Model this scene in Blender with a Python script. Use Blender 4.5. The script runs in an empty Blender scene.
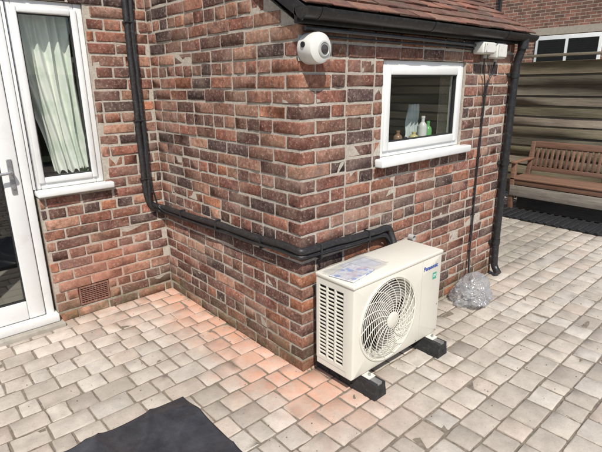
import bpy, bmesh, math, random
import numpy as np
from mathutils import Vector, Matrix, noise as mnoise
random.seed(7); rng=np.random.default_rng(11)
scene=bpy.context.scene
COL=scene.collection

# ---------------------------------------------------------------- helpers
def link(o,parent=None):
    COL.objects.link(o)
    if parent: o.parent=parent
    return o
def empty(name):
    o=bpy.data.objects.new(name,None); o.empty_display_size=.1
    return link(o)
def mesh_obj(name,verts,faces,mat=None,parent=None,smooth=False):
    me=bpy.data.meshes.new(name); me.from_pydata([tuple(v) for v in verts],[],[tuple(f) for f in faces]); me.update()
    if smooth:
        me.polygons.foreach_set('use_smooth',[True]*len(me.polygons))
    if mat: me.materials.append(mat)
    return link(bpy.data.objects.new(name,me),parent)
_T={}
def tmpl(cnt):
    if cnt in _T: return _T[cnt]
    nx,ny,nz=cnt; ids={}; idx=[]
    for i in range(nx):
        for j in range(ny):
            for k in range(nz):
                if i in(0,nx-1) or j in(0,ny-1) or k in(0,nz-1):
                    ids[(i,j,k)]=len(idx); idx.append((i,j,k))
    F=[]
    for i in range(nx-1):
        for j in range(ny-1):
            F.append([ids[(i,j,0)],ids[(i,j+1,0)],ids[(i+1,j+1,0)],ids[(i+1,j,0)]])
            F.append([ids[(i,j,nz-1)],ids[(i+1,j,nz-1)],ids[(i+1,j+1,nz-1)],ids[(i,j+1,nz-1)]])
    for i in range(nx-1):
        for k in range(nz-1):
            F.append([ids[(i,0,k)],ids[(i+1,0,k)],ids[(i+1,0,k+1)],ids[(i,0,k+1)]])
            F.append([ids[(i,ny-1,k)],ids[(i,ny-1,k+1)],ids[(i+1,ny-1,k+1)],ids[(i+1,ny-1,k)]])
    for j in range(ny-1):
        for k in range(nz-1):
            F.append([ids[(0,j,k)],ids[(0,j,k+1)],ids[(0,j+1,k+1)],ids[(0,j+1,k)]])
            F.append([ids[(nx-1,j,k)],ids[(nx-1,j+1,k)],ids[(nx-1,j+1,k+1)],ids[(nx-1,j,k+1)]])
    _T[cnt]=(np.array(idx),np.array(F)); return _T[cnt]
def boxes(name,lo,hi,col,mat,parent=None,r=.003,cnt=(4,4,4),jit=0.,xf=None,smooth=True):
    lo=np.array(lo,float).reshape(-1,3); hi=np.array(hi,float).reshape(-1,3); N=len(lo)
    idx,F=tmpl(cnt); V=len(idx)
    r=np.broadcast_to(np.array(r,float).reshape(-1,1),(N,1))
    r=np.minimum(r,(hi-lo).min(1,keepdims=True)*.45)
    P=np.zeros((N,V,3))
    for a in range(3):
        L=hi[:,a]-lo[:,a]; rr=r[:,0]
        br=[lo[:,a],lo[:,a]+rr]
        for m in range(cnt[a]-4): br.append(lo[:,a]+L*(m+1)/(cnt[a]-3))
        br+= [hi[:,a]-rr,hi[:,a]]
        B=np.stack(br,1); P[:,:,a]=B[:,idx[:,a]]
    R=r[:,None,:]
    inner=np.clip(P,lo[:,None,:]+R,hi[:,None,:]-R); d=P-inner
    n=np.linalg.norm(d,axis=2,keepdims=True); n[n<1e-9]=1
    P=inner+d/n*R
    if jit: P+=rng.normal(0,jit,P.shape)
    if xf is not None: P=xf(P)
    Fa=(F[None]+(np.arange(N)*V)[:,None,None]).reshape(-1,4)
    me=bpy.data.meshes.new(name)
    me.vertices.add(N*V); me.vertices.foreach_set('co',P.reshape(-1).astype(np.float32))
    me.loops.add(len(Fa)*4); me.loops.foreach_set('vertex_index',Fa.reshape(-1).astype(np.int32))
    me.polygons.add(len(Fa)); me.polygons.foreach_set('loop_start',np.arange(0,len(Fa)*4,4,dtype=np.int32))
    try: me.polygons.foreach_set('loop_total',np.full(len(Fa),4,dtype=np.int32))
    except Exception: pass
    me.polygons.foreach_set('use_smooth',np.full(len(Fa),smooth,dtype=bool))
    me.update(calc_edges=True); me.validate()
    if col is not None:
        c=np.broadcast_to(np.array(col,float).reshape(-1,3),(N,3))
        c4=np.ones((N,V,4),np.float32); c4[:,:,:3]=c[:,None,:]
        at=me.attributes.new('Col','FLOAT_COLOR','POINT'); at.data.foreach_set('color',c4.reshape(-1))
    me.materials.append(mat)
    return link(bpy.data.objects.new(name,me),parent)
def box(name,x0,x1,y0,y1,z0,z1,mat,parent=None,r=.002):
    return boxes(name,[(x0,y0,z0)],[(x1,y1,z1)],None,mat,parent,r=r,smooth=True if r>.004 else False)
def tube(name,pts,r,mat,parent=None,order=3,cyc=False,res=6,kind='NURBS'):
    cu=bpy.data.curves.new(name,'CURVE'); cu.dimensions='3D'; cu.bevel_depth=r; cu.bevel_resolution=res; cu.use_fill_caps=True
    s=cu.splines.new(kind); s.points.add(len(pts)-1)
    for p,q in zip(s.points,pts): p.co=(*q,1)
    if kind=='NURBS':
        s.order_u=order; s.use_endpoint_u=not cyc; s.resolution_u=8
    s.use_cyclic_u=cyc
    cu.materials.append(mat)
    return link(bpy.data.objects.new(name,cu),parent)
def cyl(name,c,axis,r,h,mat,parent=None,seg=40,r2=None,bev=0):
    ax=Vector(axis).normalized(); c=Vector(c)
    r2=r if r2 is None else r2
    prof=[(0,0),(r,0),(r2,h-bev),(r2-bev,h),(0,h)] if bev else [(0,0),(r,0),(r2,h),(0,h)]
    return lathe(name,c,ax,prof,mat,parent,seg)
def lathe(name,c,ax,prof,mat,parent=None,seg=48,smooth=True):
    ax=Vector(ax).normalized(); t=ax.orthogonal().normalized(); b=ax.cross(t); c=Vector(c)
    vs=[];fs=[]
    for (r,h) in prof:
        for i in range(seg):
            a=2*math.pi*i/seg; vs.append(c+ax*h+(t*math.cos(a)+b*math.sin(a))*r)
    for k in range(len(prof)-1):
        for i in range(seg):
            j=(i+1)%seg; fs.append((k*seg+i,k*seg+j,(k+1)*seg+j,(k+1)*seg+i))
    o=mesh_obj(name,vs,fs,mat,parent,smooth)
    if smooth:
        m=o.modifiers.new('es','EDGE_SPLIT'); m.split_angle=math.radians(35)
    return o

# ---------------------------------------------------------------- materials
class M:
    def __init__(s,name):
        s.m=bpy.data.materials.new(name); s.m.use_nodes=True; s.t=s.m.node_tree; s.n=s.t.nodes; s.l=s.t.links
        s.b=s.n['Principled BSDF']; s.out=s.n['Material Output']
        s.tc=s.n.new('ShaderNodeTexCoord')
    def noise(s,scale,detail=3,rough=.6,vec=None,mp=None):
        n=s.n.new('ShaderNodeTexNoise'); n.inputs['Scale'].default_value=scale; n.inputs['Detail'].default_value=min(detail,4); n.inputs['Roughness'].default_value=rough
        v=vec or s.tc.outputs['Object']
        if mp:
            mm=s.n.new('ShaderNodeMapping'); mm.inputs['Scale'].default_value=mp; s.l.new(v,mm.inputs['Vector']); v=mm.outputs[0]
        s.l.new(v,n.inputs['Vector']); return n.outputs['Fac']
    def ramp(s,f,stops):
        r=s.n.new('ShaderNodeValToRGB'); s.l.new(f,r.inputs[0]); e=r.color_ramp.elements
        while len(e)<len(stops): e.new(.5)
        for i,(p,c) in enumerate(stops):
            e[i].position=p; e[i].color=(c,c,c,1) if not hasattr(c,'__len__') else (*c,1)
        return r.outputs[0]
    def mix(s,f,a,b,mode='MIX'):
        x=s.n.new('ShaderNodeMix'); x.data_type='RGBA'; x.blend_type=mode
        for v,i in((f,0),(a,6),(b,7)):
            if isinstance(v,bpy.types.NodeSocket): s.l.new(v,x.inputs[i])
            elif i==0: x.inputs[0].default_value=v
            else: x.inputs[i].default_value=(*v,1) if hasattr(v,'__len__') else (v,v,v,1)
        return x.outputs[2]
    def math(s,op,a,b=0.,c=None):
        x=s.n.new('ShaderNodeMath'); x.operation=op
        for i,v in enumerate((a,b,c)):
            if v is None: continue
            if isinstance(v,bpy.types.NodeSocket): s.l.new(v,x.inputs[i])
            else: x.inputs[i].default_value=v
        return x.outputs[0]
    def sep(s):
        x=s.n.new('ShaderNodeSeparateXYZ'); s.l.new(s.tc.outputs['Object'],x.inputs[0]); return x.outputs
    def mr(s,v,a,b,c=0,d=1):
        x=s.n.new('ShaderNodeMapRange'); x.interpolation_type='SMOOTHSTEP'
        s.l.new(v,x.inputs[0])
        for i,k in enumerate((a,b,c,d)): x.inputs[i+1].default_value=k
        return x.outputs[0]
    def attr(s,n='Col'):
        a=s.n.new('ShaderNodeAttribute'); a.attribute_name=n; return a.outputs['Color']
    def col(s,c):
        if isinstance(c,bpy.types.NodeSocket): s.l.new(c,s.b.inputs['Base Color'])
        else: s.b.inputs['Base Color'].default_value=(*c,1)
    def set(s,**k):
        for a,v in k.items():
            i=s.b.inputs[a.replace('_',' ')]
            if isinstance(v,bpy.types.NodeSocket): s.l.new(v,i)
            else: i.default_value=v
    def bump(s,h,strength=.5,dist=.002):
        b=s.n.new('ShaderNodeBump'); b.inputs['Strength'].default_value=strength; b.inputs['Distance'].default_value=dist
        s.l.new(h,b.inputs['Height']); s.l.new(b.outputs[0],s.b.inputs['Normal'])

def simple(name,c,rough=.5,var=.12,scale=12,metal=0,bump=0,bs=200,dirt=None):
    m=M(name); n=m.noise(scale,3)
    k=m.ramp(n,[(.3,1-var),(.7,1+var*.4)])
    cc=m.mix(1.,c,k,'MULTIPLY')
    if dirt:
        d=m.ramp(m.noise(scale*2.3,4,.7),[(.52,0.),(.72,1.)]); cc=m.mix(m.math('MULTIPLY',d,dirt[3]),cc,dirt[:3])
    m.col(cc); m.set(Roughness=rough,Metallic=metal)
    if bump: m.bump(m.noise(bs,3),bump,.001)
    return m.m
def overspray(m,c,x,y,z,n):
    f=m.math('MULTIPLY',m.mr(z,.62,.40),m.mr(z,.02,.2)); f=m.math('MULTIPLY',f,m.math('MULTIPLY',m.mr(x,-1.0,-.7),m.mr(x,-.1,-.35)))
    f=m.math('MULTIPLY',f,m.mr(y,1.5,1.58)); f=m.math('MULTIPLY',f,m.ramp(n,[(.35,.1),(.65,.6)]))
    return m.mix(f,c,(.50,.22,.145))

def brick_mat():
    m=M('brick_clay'); a=m.attr()
    n1=m.noise(30,4,.7); c=m.mix(1.,a,m.ramp(n1,[(.32,.55),(.5,.98),(.7,1.4)]),'MULTIPLY')
    n2=m.ramp(m.noise(11,4,.65),[(.52,0.),(.68,.65)]); c=m.mix(n2,c,(.095,.056,.048))
    n3=m.ramp(m.noise(60,4,.8),[(.55,0.),(.69,.8)]); c=m.mix(n3,c,(.45,.38,.31))
    nn=m.noise(3.1,4,.75)
    n4=m.ramp(nn,[(.48,0.),(.70,.42)]); c=m.mix(n4,c,(.40,.30,.235))
    x,y,z=m.sep()
    c=overspray(m,c,x,y,z,nn)
    g=m.math('MULTIPLY',m.mr(z,.30,0.0),m.ramp(m.noise(7,4,.7),[(.38,.0),(.62,.7)])); c=m.mix(g,c,(.105,.105,.055))
    m.col(c); m.set(Roughness=.95); m.b.inputs['Specular IOR Level'].default_value=.2
    h=m.mix(.5,m.noise(150,4,.75),n1); m.bump(h,1.,.006)
    return m.m
def mortar_mat():
    m=M('mortar'); c=m.ramp(m.noise(70,4,.7),[(.3,(.38,.33,.27)),(.7,(.60,.54,.46))])
    x,y,z=m.sep(); nn=m.noise(3.5,4,.7)
    c=m.mix(m.ramp(nn,[(.50,0.),(.76,.55)]),c,(.25,.20,.16))
    c=overspray(m,c,x,y,z,nn)
    g=m.math('MULTIPLY',m.mr(z,.3,0.0),m.ramp(m.noise(8,4,.7),[(.35,.1),(.65,.75)])); c=m.mix(g,c,(.13,.135,.07))
    m.col(c); m.set(Roughness=.97); m.bump(m.noise(220,4,.7),.9,.005); return m.m
def paver_mat():
    m=M('paving_block'); a=m.attr(); nb=m.noise(14,4,.7); nf=m.noise(150,4,.8)
    c=m.mix(1.,a,m.ramp(nb,[(.3,.84),(.7,1.10)]),'MULTIPLY')
    c=m.mix(m.ramp(nf,[(.54,0.),(.70,.38)]),c,(.22,.19,.16))
    c=m.mix(m.ramp(m.noise(1.3,4,.75),[(.44,0.),(.72,.34)]),c,(.31,.265,.215))
    c=m.mix(m.ramp(m.noise(60,3,.6),[(.63,0.),(.72,.45)]),c,(.15,.125,.10))
    x,y,z=m.sep()
    nz=m.noise(2.6,4,.8); nz2=m.noise(11,4,.8)
    xx=m.math('ADD',x,m.math('MULTIPLY',m.math('SUBTRACT',nz,.5),.7))
    f=m.math('MULTIPLY',m.mr(xx,-.50,.0),m.mr(xx,.36,.06))
    f=m.math('MULTIPLY',f,m.mr(y,-.80,-.05))
    f=m.math('MULTIPLY',f,m.ramp(nz2,[(.30,.3),(.66,1.)]))
    f2=m.math('MULTIPLY',m.mr(y,.8,1.6),m.mr(x,-1.3,-.2)); f2=m.math('MULTIPLY',f2,m.ramp(nz2,[(.38,.1),(.6,.45)]))
    f=m.math('MAXIMUM',f,f2)
    c=m.mix(m.math('MULTIPLY',f,.80),c,(.67,.295,.175))
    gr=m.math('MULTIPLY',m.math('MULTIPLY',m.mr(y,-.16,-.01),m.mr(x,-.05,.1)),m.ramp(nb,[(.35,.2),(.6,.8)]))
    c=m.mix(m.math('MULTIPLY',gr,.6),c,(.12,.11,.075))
    m.col(c); m.set(Roughness=.92); m.b.inputs['Specular IOR Level'].default_value=.25
    m.bump(m.mix(.5,nf,m.noise(42,4,.7)),.9,.0035); return m.m
def wood_mat(name,axis,rough=.75,streak=(.55,1.2)):
    m=M(name); a=m.attr(); sc=[18,18,18]; sc[axis]=1.2
    n=m.noise(3,4,.7,mp=tuple(sc)); c=m.mix(1.,a,m.ramp(n,[(.3,streak[0]),(.7,streak[1])]),'MULTIPLY')
    c=m.mix(m.ramp(m.noise(4,4,.7),[(.5,0.),(.8,.45)]),c,(.11,.095,.07))
    m.col(c); m.set(Roughness=rough); m.bump(n,.6,.003); return m.m
def glass_mat():
    m=M('window_glass'); n=m.n; m.l.clear()
    tr=n.new('ShaderNodeBsdfTransparent'); tr.inputs[0].default_value=(.90,.93,.91,1)
    gl=n.new('ShaderNodeBsdfGlossy'); gl.inputs['Roughness'].default_value=.01
    lw=n.new('ShaderNodeLayerWeight'); lw.inputs[0].default_value=.5
    p=m.math('POWER',lw.outputs['Facing'],3.2); p=m.math('MULTIPLY_ADD',p,.8,.09)
    mx=n.new('ShaderNodeMixShader'); m.l.new(p,mx.inputs[0]); m.l.new(tr.outputs[0],mx.inputs[1]); m.l.new(gl.outputs[0],mx.inputs[2])
    m.l.new(mx.outputs[0],m.out.inputs[0]); return m.m
def film_mat(name,base=.24,gb=.12):
    m=M(name); n=m.n; m.l.clear()
    tr=n.new('ShaderNodeBsdfTransparent'); tr.inputs[0].default_value=(.93,.94,.95,1)
    df=n.new('ShaderNodeBsdfDiffuse'); df.inputs[0].default_value=(.85,.86,.88,1)
    tl=n.new('ShaderNodeBsdfTranslucent'); tl.inputs[0].default_value=(.85,.86,.88,1)
    gl=n.new('ShaderNodeBsdfGlossy'); gl.inputs['Roughness'].default_value=.13
    def mx(f,a,b):
        x=n.new('ShaderNodeMixShader')
        if isinstance(f,bpy.types.NodeSocket): m.l.new(f,x.inputs[0])
        else: x.inputs[0].default_value=f
        m.l.new(a,x.inputs[1]); m.l.new(b,x.inputs[2]); return x.outputs[0]
    bp=n.new('ShaderNodeBump'); bp.inputs['Strength'].default_value=.6; bp.inputs['Distance'].default_value=.01; m.l.new(m.noise(30,3,.6),bp.inputs['Height']); m.l.new(bp.outputs[0],gl.inputs['Normal'])
    lw=n.new('ShaderNodeLayerWeight'); lw.inputs[0].default_value=.5
    dd=mx(.5,df.outputs[0],tl.outputs[0])
    a=mx(m.math('MULTIPLY_ADD',m.math('POWER',lw.outputs['Facing'],2.),.5,base),tr.outputs[0],dd)
    b=mx(m.math('MULTIPLY_ADD',m.math('POWER',lw.outputs['Facing'],3.),.5,gb),a,gl.outputs[0])
    m.l.new(b,m.out.inputs[0]); return m.m
def brick_shader(name,swap):
    m=M(name); s=m.sep(); cb=m.n.new('ShaderNodeCombineXYZ')
    m.l.new(s[1] if swap else s[0],cb.inputs[0]); m.l.new(s[2],cb.inputs[1])
    b=m.n.new('ShaderNodeTexBrick'); m.l.new(cb.outputs[0],b.inputs['Vector'])
    b.inputs['Scale'].default_value=1; b.inputs['Brick Width'].default_value=.225; b.inputs['Row Height'].default_value=.075
    b.inputs['Mortar Size'].default_value=.006; b.inputs['Color1'].default_value=(.32,.14,.095,1); b.inputs['Color2'].default_value=(.15,.08,.06,1); b.inputs['Mortar'].default_value=(.45,.38,.31,1)
    c=m.mix(1.,b.outputs[0],m.ramp(m.noise(6,4,.7),[(.3,.6),(.7,1.25)]),'MULTIPLY'); m.col(c); m.set(Roughness=.9); return m.m

BR=brick_mat(); MO=mortar_mat(); PV=paver_mat(); GL=glass_mat(); FILM=film_mat('clear_polythene'); FILM2=film_mat('document_wallet_film',.06,.10)
UPVC=simple('upvc_white',(.74,.74,.72),.3,.05,3,dirt=(.45,.42,.36,.22))
BLK=simple('black_plastic',(.018,.018,.020),.38,.3,20,dirt=(.11,.10,.09,.35))
BLKR=simple('black_rubber',(.020,.020,.021),.7,.3,20,bump=.4,dirt=(.13,.12,.10,.3))
WRAP=simple('pipe_insulation',(.019,.018,.019),.5,.3,30,bump=.8,bs=50,dirt=(.11,.09,.075,.5))
CREAM=simple('cream_enamel',(.68,.65,.565),.42,.04,4,dirt=(.50,.44,.36,.14))
GASK=simple('gasket',(.02,.02,.02),.6)
DARK=simple('hollow_shade',(.012,.012,.013),.8)  # near-black, paints the shade inside hollows as colour
METAL=simple('galvanised',(.45,.45,.45),.4,.2,30,metal=.8)
COIL=simple('coil_fins',(.035,.036,.037),.5,.3,60,metal=.3)
BOXW=simple('white_plastic',(.66,.65,.60),.45,.06,8,dirt=(.35,.31,.25,.3))
GREYP=simple('grey_plastic',(.40,.40,.38),.5,.1,8,dirt=(.2,.18,.15,.3))
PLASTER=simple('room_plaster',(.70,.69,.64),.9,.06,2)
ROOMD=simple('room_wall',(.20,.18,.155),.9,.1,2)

PAL=[(.225,.092,.062),(.27,.118,.077),(.190,.080,.058),(.32,.170,.115),(.135,.068,.054),(.088,.055,.050),(.25,.132,.096),(.200,.100,.070),(.32,.132,.075),(.150,.078,.062)]
PW=np.array([15,13,16,9,14,13,10,14,5,14],float); PW/=PW.sum()
def bcol(n=1,dark=1.):
    i=rng.choice(len(PAL),n,p=PW); c=np.array(PAL)[i]*rng.uniform(.8,1.25,(n,1))*dark
    return c

# ---------------------------------------------------------------- BRICK HOUSE
house=empty('brick_house')
CH=.075; J=.0140; REC=.0042
def course_segs(u0,u1,k,holes,z0,z1,first=None):
    out=[]; hl=[h for h in holes if h[2]<(z0+z1)/2<h[3]]
    u=u0; header=(k%4==2); i=0
    L=first
    while u<u1-.02:
        if L is None: L=(.102 if header else .212)
        if i==0 and first is None and k%2: L=.102
        Lj=L+rng.normal(0,.0035); a,b=u,min(u+Lj,u1)
        segs=[(a,b)]
        for h in hl:
            ns=[]
            for (p,q) in segs:
                if q<=h[0] or p>=h[1]: ns.append((p,q)); continue
                if p<h[0]: ns.append((p,h[0]-.002))
                if q>h[1]: ns.append((h[1]+.002,q))
            segs=ns
        out+=[s for s in segs if s[1]-s[0]>.028]
        u+=Lj+J+rng.normal(0,.002); L=None; i+=1
    return out
def emit(lo,hi,col,axis,front,depth,a,b,z0,z1,c):
    off=rng.normal(0,.0016); zj=rng.normal(0,.0017,2)
    if axis=='y':
        lo.append((a,front+off,z0+zj[0])); hi.append((b,front+off+depth,z1+zj[1]))
    else:
        lo.append((front+off,a,z0+zj[0])); hi.append((front+off+depth,b,z1+zj[1]))
    col.append(c)
def wall_core(name,axis,front,back,u0,u1,z0,z1,holes,mat,parent,ends=(True,True)):
    us=sorted({u0,u1,*[h[0] for h in holes],*[h[1] for h in holes]}); zs=sorted({z0,z1,*[h[2] for h in holes],*[h[3] for h in holes]})
    us=[u for u in us if u0<=u<=u1]; zs=[z for z in zs if z0<=z<=z1]
    vs=[];fs=[]
    def P(u,w,z): return (u,w,z) if axis=='y' else (w,u,z)
    def q(*p):
        n=len(vs); vs.extend(p); fs.append((n,n+1,n+2,n+3))
    def hole(u,z): return any(h[0]<u<h[1] and h[2]<z<h[3] for h in holes)
    for a,b in zip(us,us[1:]):
        for c,d in zip(zs,zs[1:]):
            if hole((a+b)/2,(c+d)/2): continue
            q(P(a,front,c),P(b,front,c),P(b,front,d),P(a,front,d))
            q(P(a,back,c),P(b,back,c),P(b,back,d),P(a,back,d))
    for h in holes:
        a,b,c,d=h
        q(P(a,front,c),P(a,back,c),P(a,back,d),P(a,front,d)); q(P(b,front,c),P(b,back,c),P(b,back,d),P(b,front,d))
        q(P(a,front,d),P(b,front,d),P(b,back,d),P(a,back,d))
        if c>z0: q(P(a,front,c),P(b,front,c),P(b,back,c),P(a,back,c))
    if ends[0]: q(P(u0,front,z0),P(u0,back,z0),P(u0,back,z1),P(u0,front,z1))
    if ends[1]: q(P(u1,front,z0),P(u1,back,z0),P(u1,back,z1),P(u1,front,z1))
    q(P(u0,front,z1),P(u1,front,z1),P(u1,back,z1),P(u0,back,z1))
    return mesh_obj(name,vs,fs,mat,parent)

EY=1.60; EW=2.20; EZ=1.875; RA=math.radians(31)
WIN=(.635,1.525,1.125,1.725)
MH=[(-2.45,-.86,-.1,2.10),(-.86,-.42,.90,2.10)]
AIR=(-.71,-.49,.075,.225)
lo,hi,col=[],[],[]
ROOF_T=math.tan(RA)
for k in range(0,39):
    z0=k*CH+.002; z1=z0+CH-J
    A=(k%2==0); c=bcol()[0]
    if z1<EZ+.02:
        if A: l,h=(0,0,z0),(.102,.212,z1)
        else: l,h=(0,0,z0),(.212,.102,z1)
        o=rng.normal(0,.0008,2); lo.append((l[0]+o[0],l[1]+o[1],l[2])); hi.append((h[0]+o[0],h[1]+o[1],h[2])); col.append(c)
        segs=course_segs((.102 if A else .212)+J,EW,k,[WIN],z0,z1,first=None if not A else .212)
        for a,b in segs: emit(lo,hi,col,'y',0,.09,a,b,z0,z1,bcol()[0])
    start=(.212 if A else .102)+J if z1<EZ+.02 else max(0,(z0-EZ)/ROOF_T+.02)
    if start<EY-.03:
        for a,b in course_segs(start,EY,k,[],z0,z1,first=.212 if (not A and z1<EZ) else None):
            if b>EY: b=EY
            if z1>EZ+.02 and (a*ROOF_T+EZ)<z1-.03: continue
            emit(lo,hi,col,'x',0,.09,a,b,z0,z1,bcol()[0]*np.array([.98,.97,.97]))
boxes('extension_bricks',lo,hi,col,BR,house,r=.0045,cnt=(5,5,4),jit=.0015)
wall_core('extension_front_mortar','y',REC,.20,REC,EW-.004,-.1,EZ-.02,[WIN],MO,house,ends=(False,True))
vs=[(REC,REC,-.1),(REC,EY,-.1),(REC,EY,EZ+EY*ROOF_T-.01),(REC,REC,EZ-.01),(.2,.2,-.1),(.2,EY,-.1),(.2,EY,EZ+EY*ROOF_T-.01),(.2,.2,EZ-.01)]
mesh_obj('extension_side_mortar',vs,[(0,1,2,3),(4,5,6,7),(3,2,6,7)],MO,house)
lo,hi,col=[],[],[]
for k in range(0,25):
    z0=k*CH+.002; z1=z0+CH-J
    for a,b in course_segs(.01,EY,k,[],z0,z1):
        lo.append((EW-.09,a,z0)); hi.append((EW+rng.normal(.006,.001),b,z1)); col.append(bcol()[0])
boxes('extension_far_side_bricks',lo,hi,col,BR,house,r=.005,jit=.0009)
mesh_obj('extension_far_gable',[(EW,.0,EZ-.02),(EW,EY,EZ-.02),(EW,EY,EZ+EY*ROOF_T-.03)],[(0,1,2)],MO,house)
box('extension_far_side_mortar',EW-.198,EW-.001,.202,EY,-.1,EZ-.022,MO,house)
MX0,MX1=-5.0,2.7; MZ=5.3
lo,hi,col=[],[],[]
UPW=(-2.1,-.7,3.2,4.5)
for k in range(int(MZ/CH)):
    z0=k*CH+.002; z1=z0+CH-J
    holes=MH+[AIR,UPW]
    low=z1<EZ+EY*ROOF_T+.05
    end=-.004 if low else MX1
    for a,b in course_segs(MX0,end,k,holes,z0,z1):
        emit(lo,hi,col,'y',EY,.09,a,b,z0,z1,bcol(1,1.12)[0])
    if low:
        for a,b in course_segs(EW+.012,MX1,k,[],z0,z1): emit(lo,hi,col,'y',EY,.09,a,b,z0,z1,bcol()[0])
boxes('main_wall_bricks',lo,hi,col,BR,house,r=.0045,cnt=(5,4,4),jit=.0015)
wall_core('main_wall_mortar','y',EY+REC,EY+.25,MX0,MX1,-.1,MZ,MH+[AIR,UPW],MO,house)
BSX=brick_shader('brickwork_side',True); BSY=brick_shader('brickwork_back',False)
box('side_wall_far',MX0,MX0+.25,EY+.26,8,-.1,MZ,BSX,house); box('side_wall_near',MX1-.25,MX1,EY+.26,8,-.1,MZ,BSX,house); box('back_wall',MX0,MX1,8.001,8.25,-.1,MZ,BSY,house)
SLATE=simple('roof_slate',(.07,.07,.08),.6,.3,6,bump=.5,bs=20)
mesh_obj('main_roof',[(MX0-.3,EY-.3,MZ),(MX1+.3,EY-.3,MZ),(MX1+.3,4.9,MZ+2.3),(MX0-.3,4.9,MZ+2.3),(MX0-.3,8.5,MZ),(MX1+.3,8.5,MZ)],[(0,1,2,3),(3,2,5,4),(0,4,3)[::-1],(1,5,2),(0,1,5,4)],SLATE,house)
def room(name,x0,x1,y0,y1,z0,z1,mat):
    v=[(x0,y0,z0),(x1,y0,z0),(x1,y1,z0),(x0,y1,z0),(x0,y0,z1),(x1,y0,z1),(x1,y1,z1),(x0,y1,z1)]
    mesh_obj(name,v,[(0,1,2,3),(7,6,5,4),(1,2,6,5),(2,3,7,6),(3,0,4,7)],mat,house)
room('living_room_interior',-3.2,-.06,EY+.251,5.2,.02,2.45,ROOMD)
room('utility_room_interior',.203,EW-.204,.203,EY-.02,.02,EZ-.03,PLASTER)
def window(prefix,x0,x1,z0,z1,yf,fw=.055,sash=.05,parent=house):
    D=.07
    P=[('jamb_l',x0,x0+fw,z0,z1),('jamb_r',x1-fw,x1,z0,z1),('head',x0+fw,x1-fw,z1-fw,z1),('cill_bar',x0+fw,x1-fw,z0,z0+fw)]
    for n,a,b,c,d in P: box(prefix+'_'+n,a,b,yf,yf+D,c,d,UPVC,parent,r=.006)
    a,b,c,d=x0+fw-.012,x1-fw+.012,z0+fw-.012,z1-fw+.012; s=sash
    for n,p,q,t,u in [('sash_l',a,a+s,c,d),('sash_r',b-s,b,c,d),('sash_t',a+s,b-s,d-s,d),('sash_b',a+s,b-s,c,c+s)]:
        box(prefix+'_'+n,p,q,yf-.014,yf+.05,t,u,UPVC,parent,r=.008)
    gx0,gx1,gz0,gz1=a+s,b-s,c+s,d-s
    g=.006
    for n,p,q,t,u in [('gasket_l',gx0-.001,gx0+g,gz0,gz1),('gasket_r',gx1-g,gx1+.001,gz0,gz1),('gasket_t',gx0+g,gx1-g,gz1-g,gz1+.001),('gasket_b',gx0+g,gx1-g,gz0-.001,gz0+g)]:
        box(prefix+'_'+n,p,q,yf-.002,yf+.03,t,u,GASK,parent,r=.001)
    y=yf+.012
    mesh_obj(prefix+'_glass',[(gx0,y,gz0),(gx1,y,gz0),(gx1,y,gz1),(gx0,y,gz1)],[(0,1,2,3)],GL,parent)
window('utility_window',WIN[0]+.003,WIN[1]-.003,1.168,WIN[3]-.003,.022,fw=.045,sash=.05)
box('utility_window_sill',WIN[0]-.045,WIN[1]+.06,-.055,.10,1.118,1.166,UPVC,house,r=.008)
window('house_window',-.875,-.422,.952,2.097,EY+.02,fw=.05,sash=.038)
box('house_window_sill',-.868,-.375,EY-.05,EY+.10,.908,.95,UPVC,house,r=.008)
window('bedroom_window',-2.097,-.703,3.25,4.497,EY+.03)
box('bedroom_window_sill',-2.15,-.65,EY-.05,EY+.1,3.2,3.248,UPVC,house,r=.008)
yf=EY+.02
box('door_jamb',-.93,-.878,yf-.004,yf+.07,0.0,2.097,UPVC,house,r=.006)
box('door_jamb_far',-2.448,-2.39,yf-.004,yf+.07,0.0,2.097,UPVC,house,r=.006)
box('door_head',-2.39,-.93,yf,yf+.07,2.03,2.097,UPVC,house,r=.006)
box('door_threshold',-2.44,-.862,yf-.055,yf+.10,0.03,.085,UPVC,house,r=.006)
box('door_step',-2.46,-.84,yf-.10,yf+.10,-.05,.028,simple('step_stone',(.36,.33,.28),.9,.2,20,bump=.5,bs=80),house,r=.006)
for i,(a,b) in enumerate([(-1.655,-.935),(-2.385,-1.665)]):
    s=.10
    for n,p,q,t,u in [('l',a,a+s,.09,2.025),('r',b-s,b,.09,2.025),('t',a+s,b-s,2.025-s,2.025),('b',a+s,b-s,.09,.09+.13)]:
        box(f'door_{i}_stile_{n}',p,q,yf-.012,yf+.05,t,u,UPVC,house,r=.008)
    y=yf+.012; gx0,gx1,gz0,gz1=a+s,b-s,.22,1.925
    for n,p,q,t,u in [('l',gx0-.001,gx0+.007,gz0,gz1),('r',gx1-.007,gx1+.001,gz0,gz1),('t',gx0,gx1,gz1-.007,gz1),('b',gx0,gx1,gz0,gz0+.007)]:
        box(f'door_{i}_gasket_{n}',p,q,yf-.001,yf+.03,t,u,GASK,house,r=.001)
    mesh_obj(f'door_{i}_glass',[(gx0,y,gz0),(gx1,y,gz0),(gx1,y,gz1),(gx0,y,gz1)],[(0,1,2,3)],GL,house)
box('door_handle_plate',-1.0,-.97,yf-.022,yf-.011,.95,1.17,METAL,house,r=.004)
tube('door_handle_lever',[(-.985,yf-.02,1.09),(-.985,yf-.06,1.09),(-1.0,yf-.066,1.09),(-1.10,yf-.066,1.085)],.009,METAL,house)
cyl('door_lock',(-.985,yf-.03,.99),(0,1,0),.009,.01,METAL,house,16)
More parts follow.
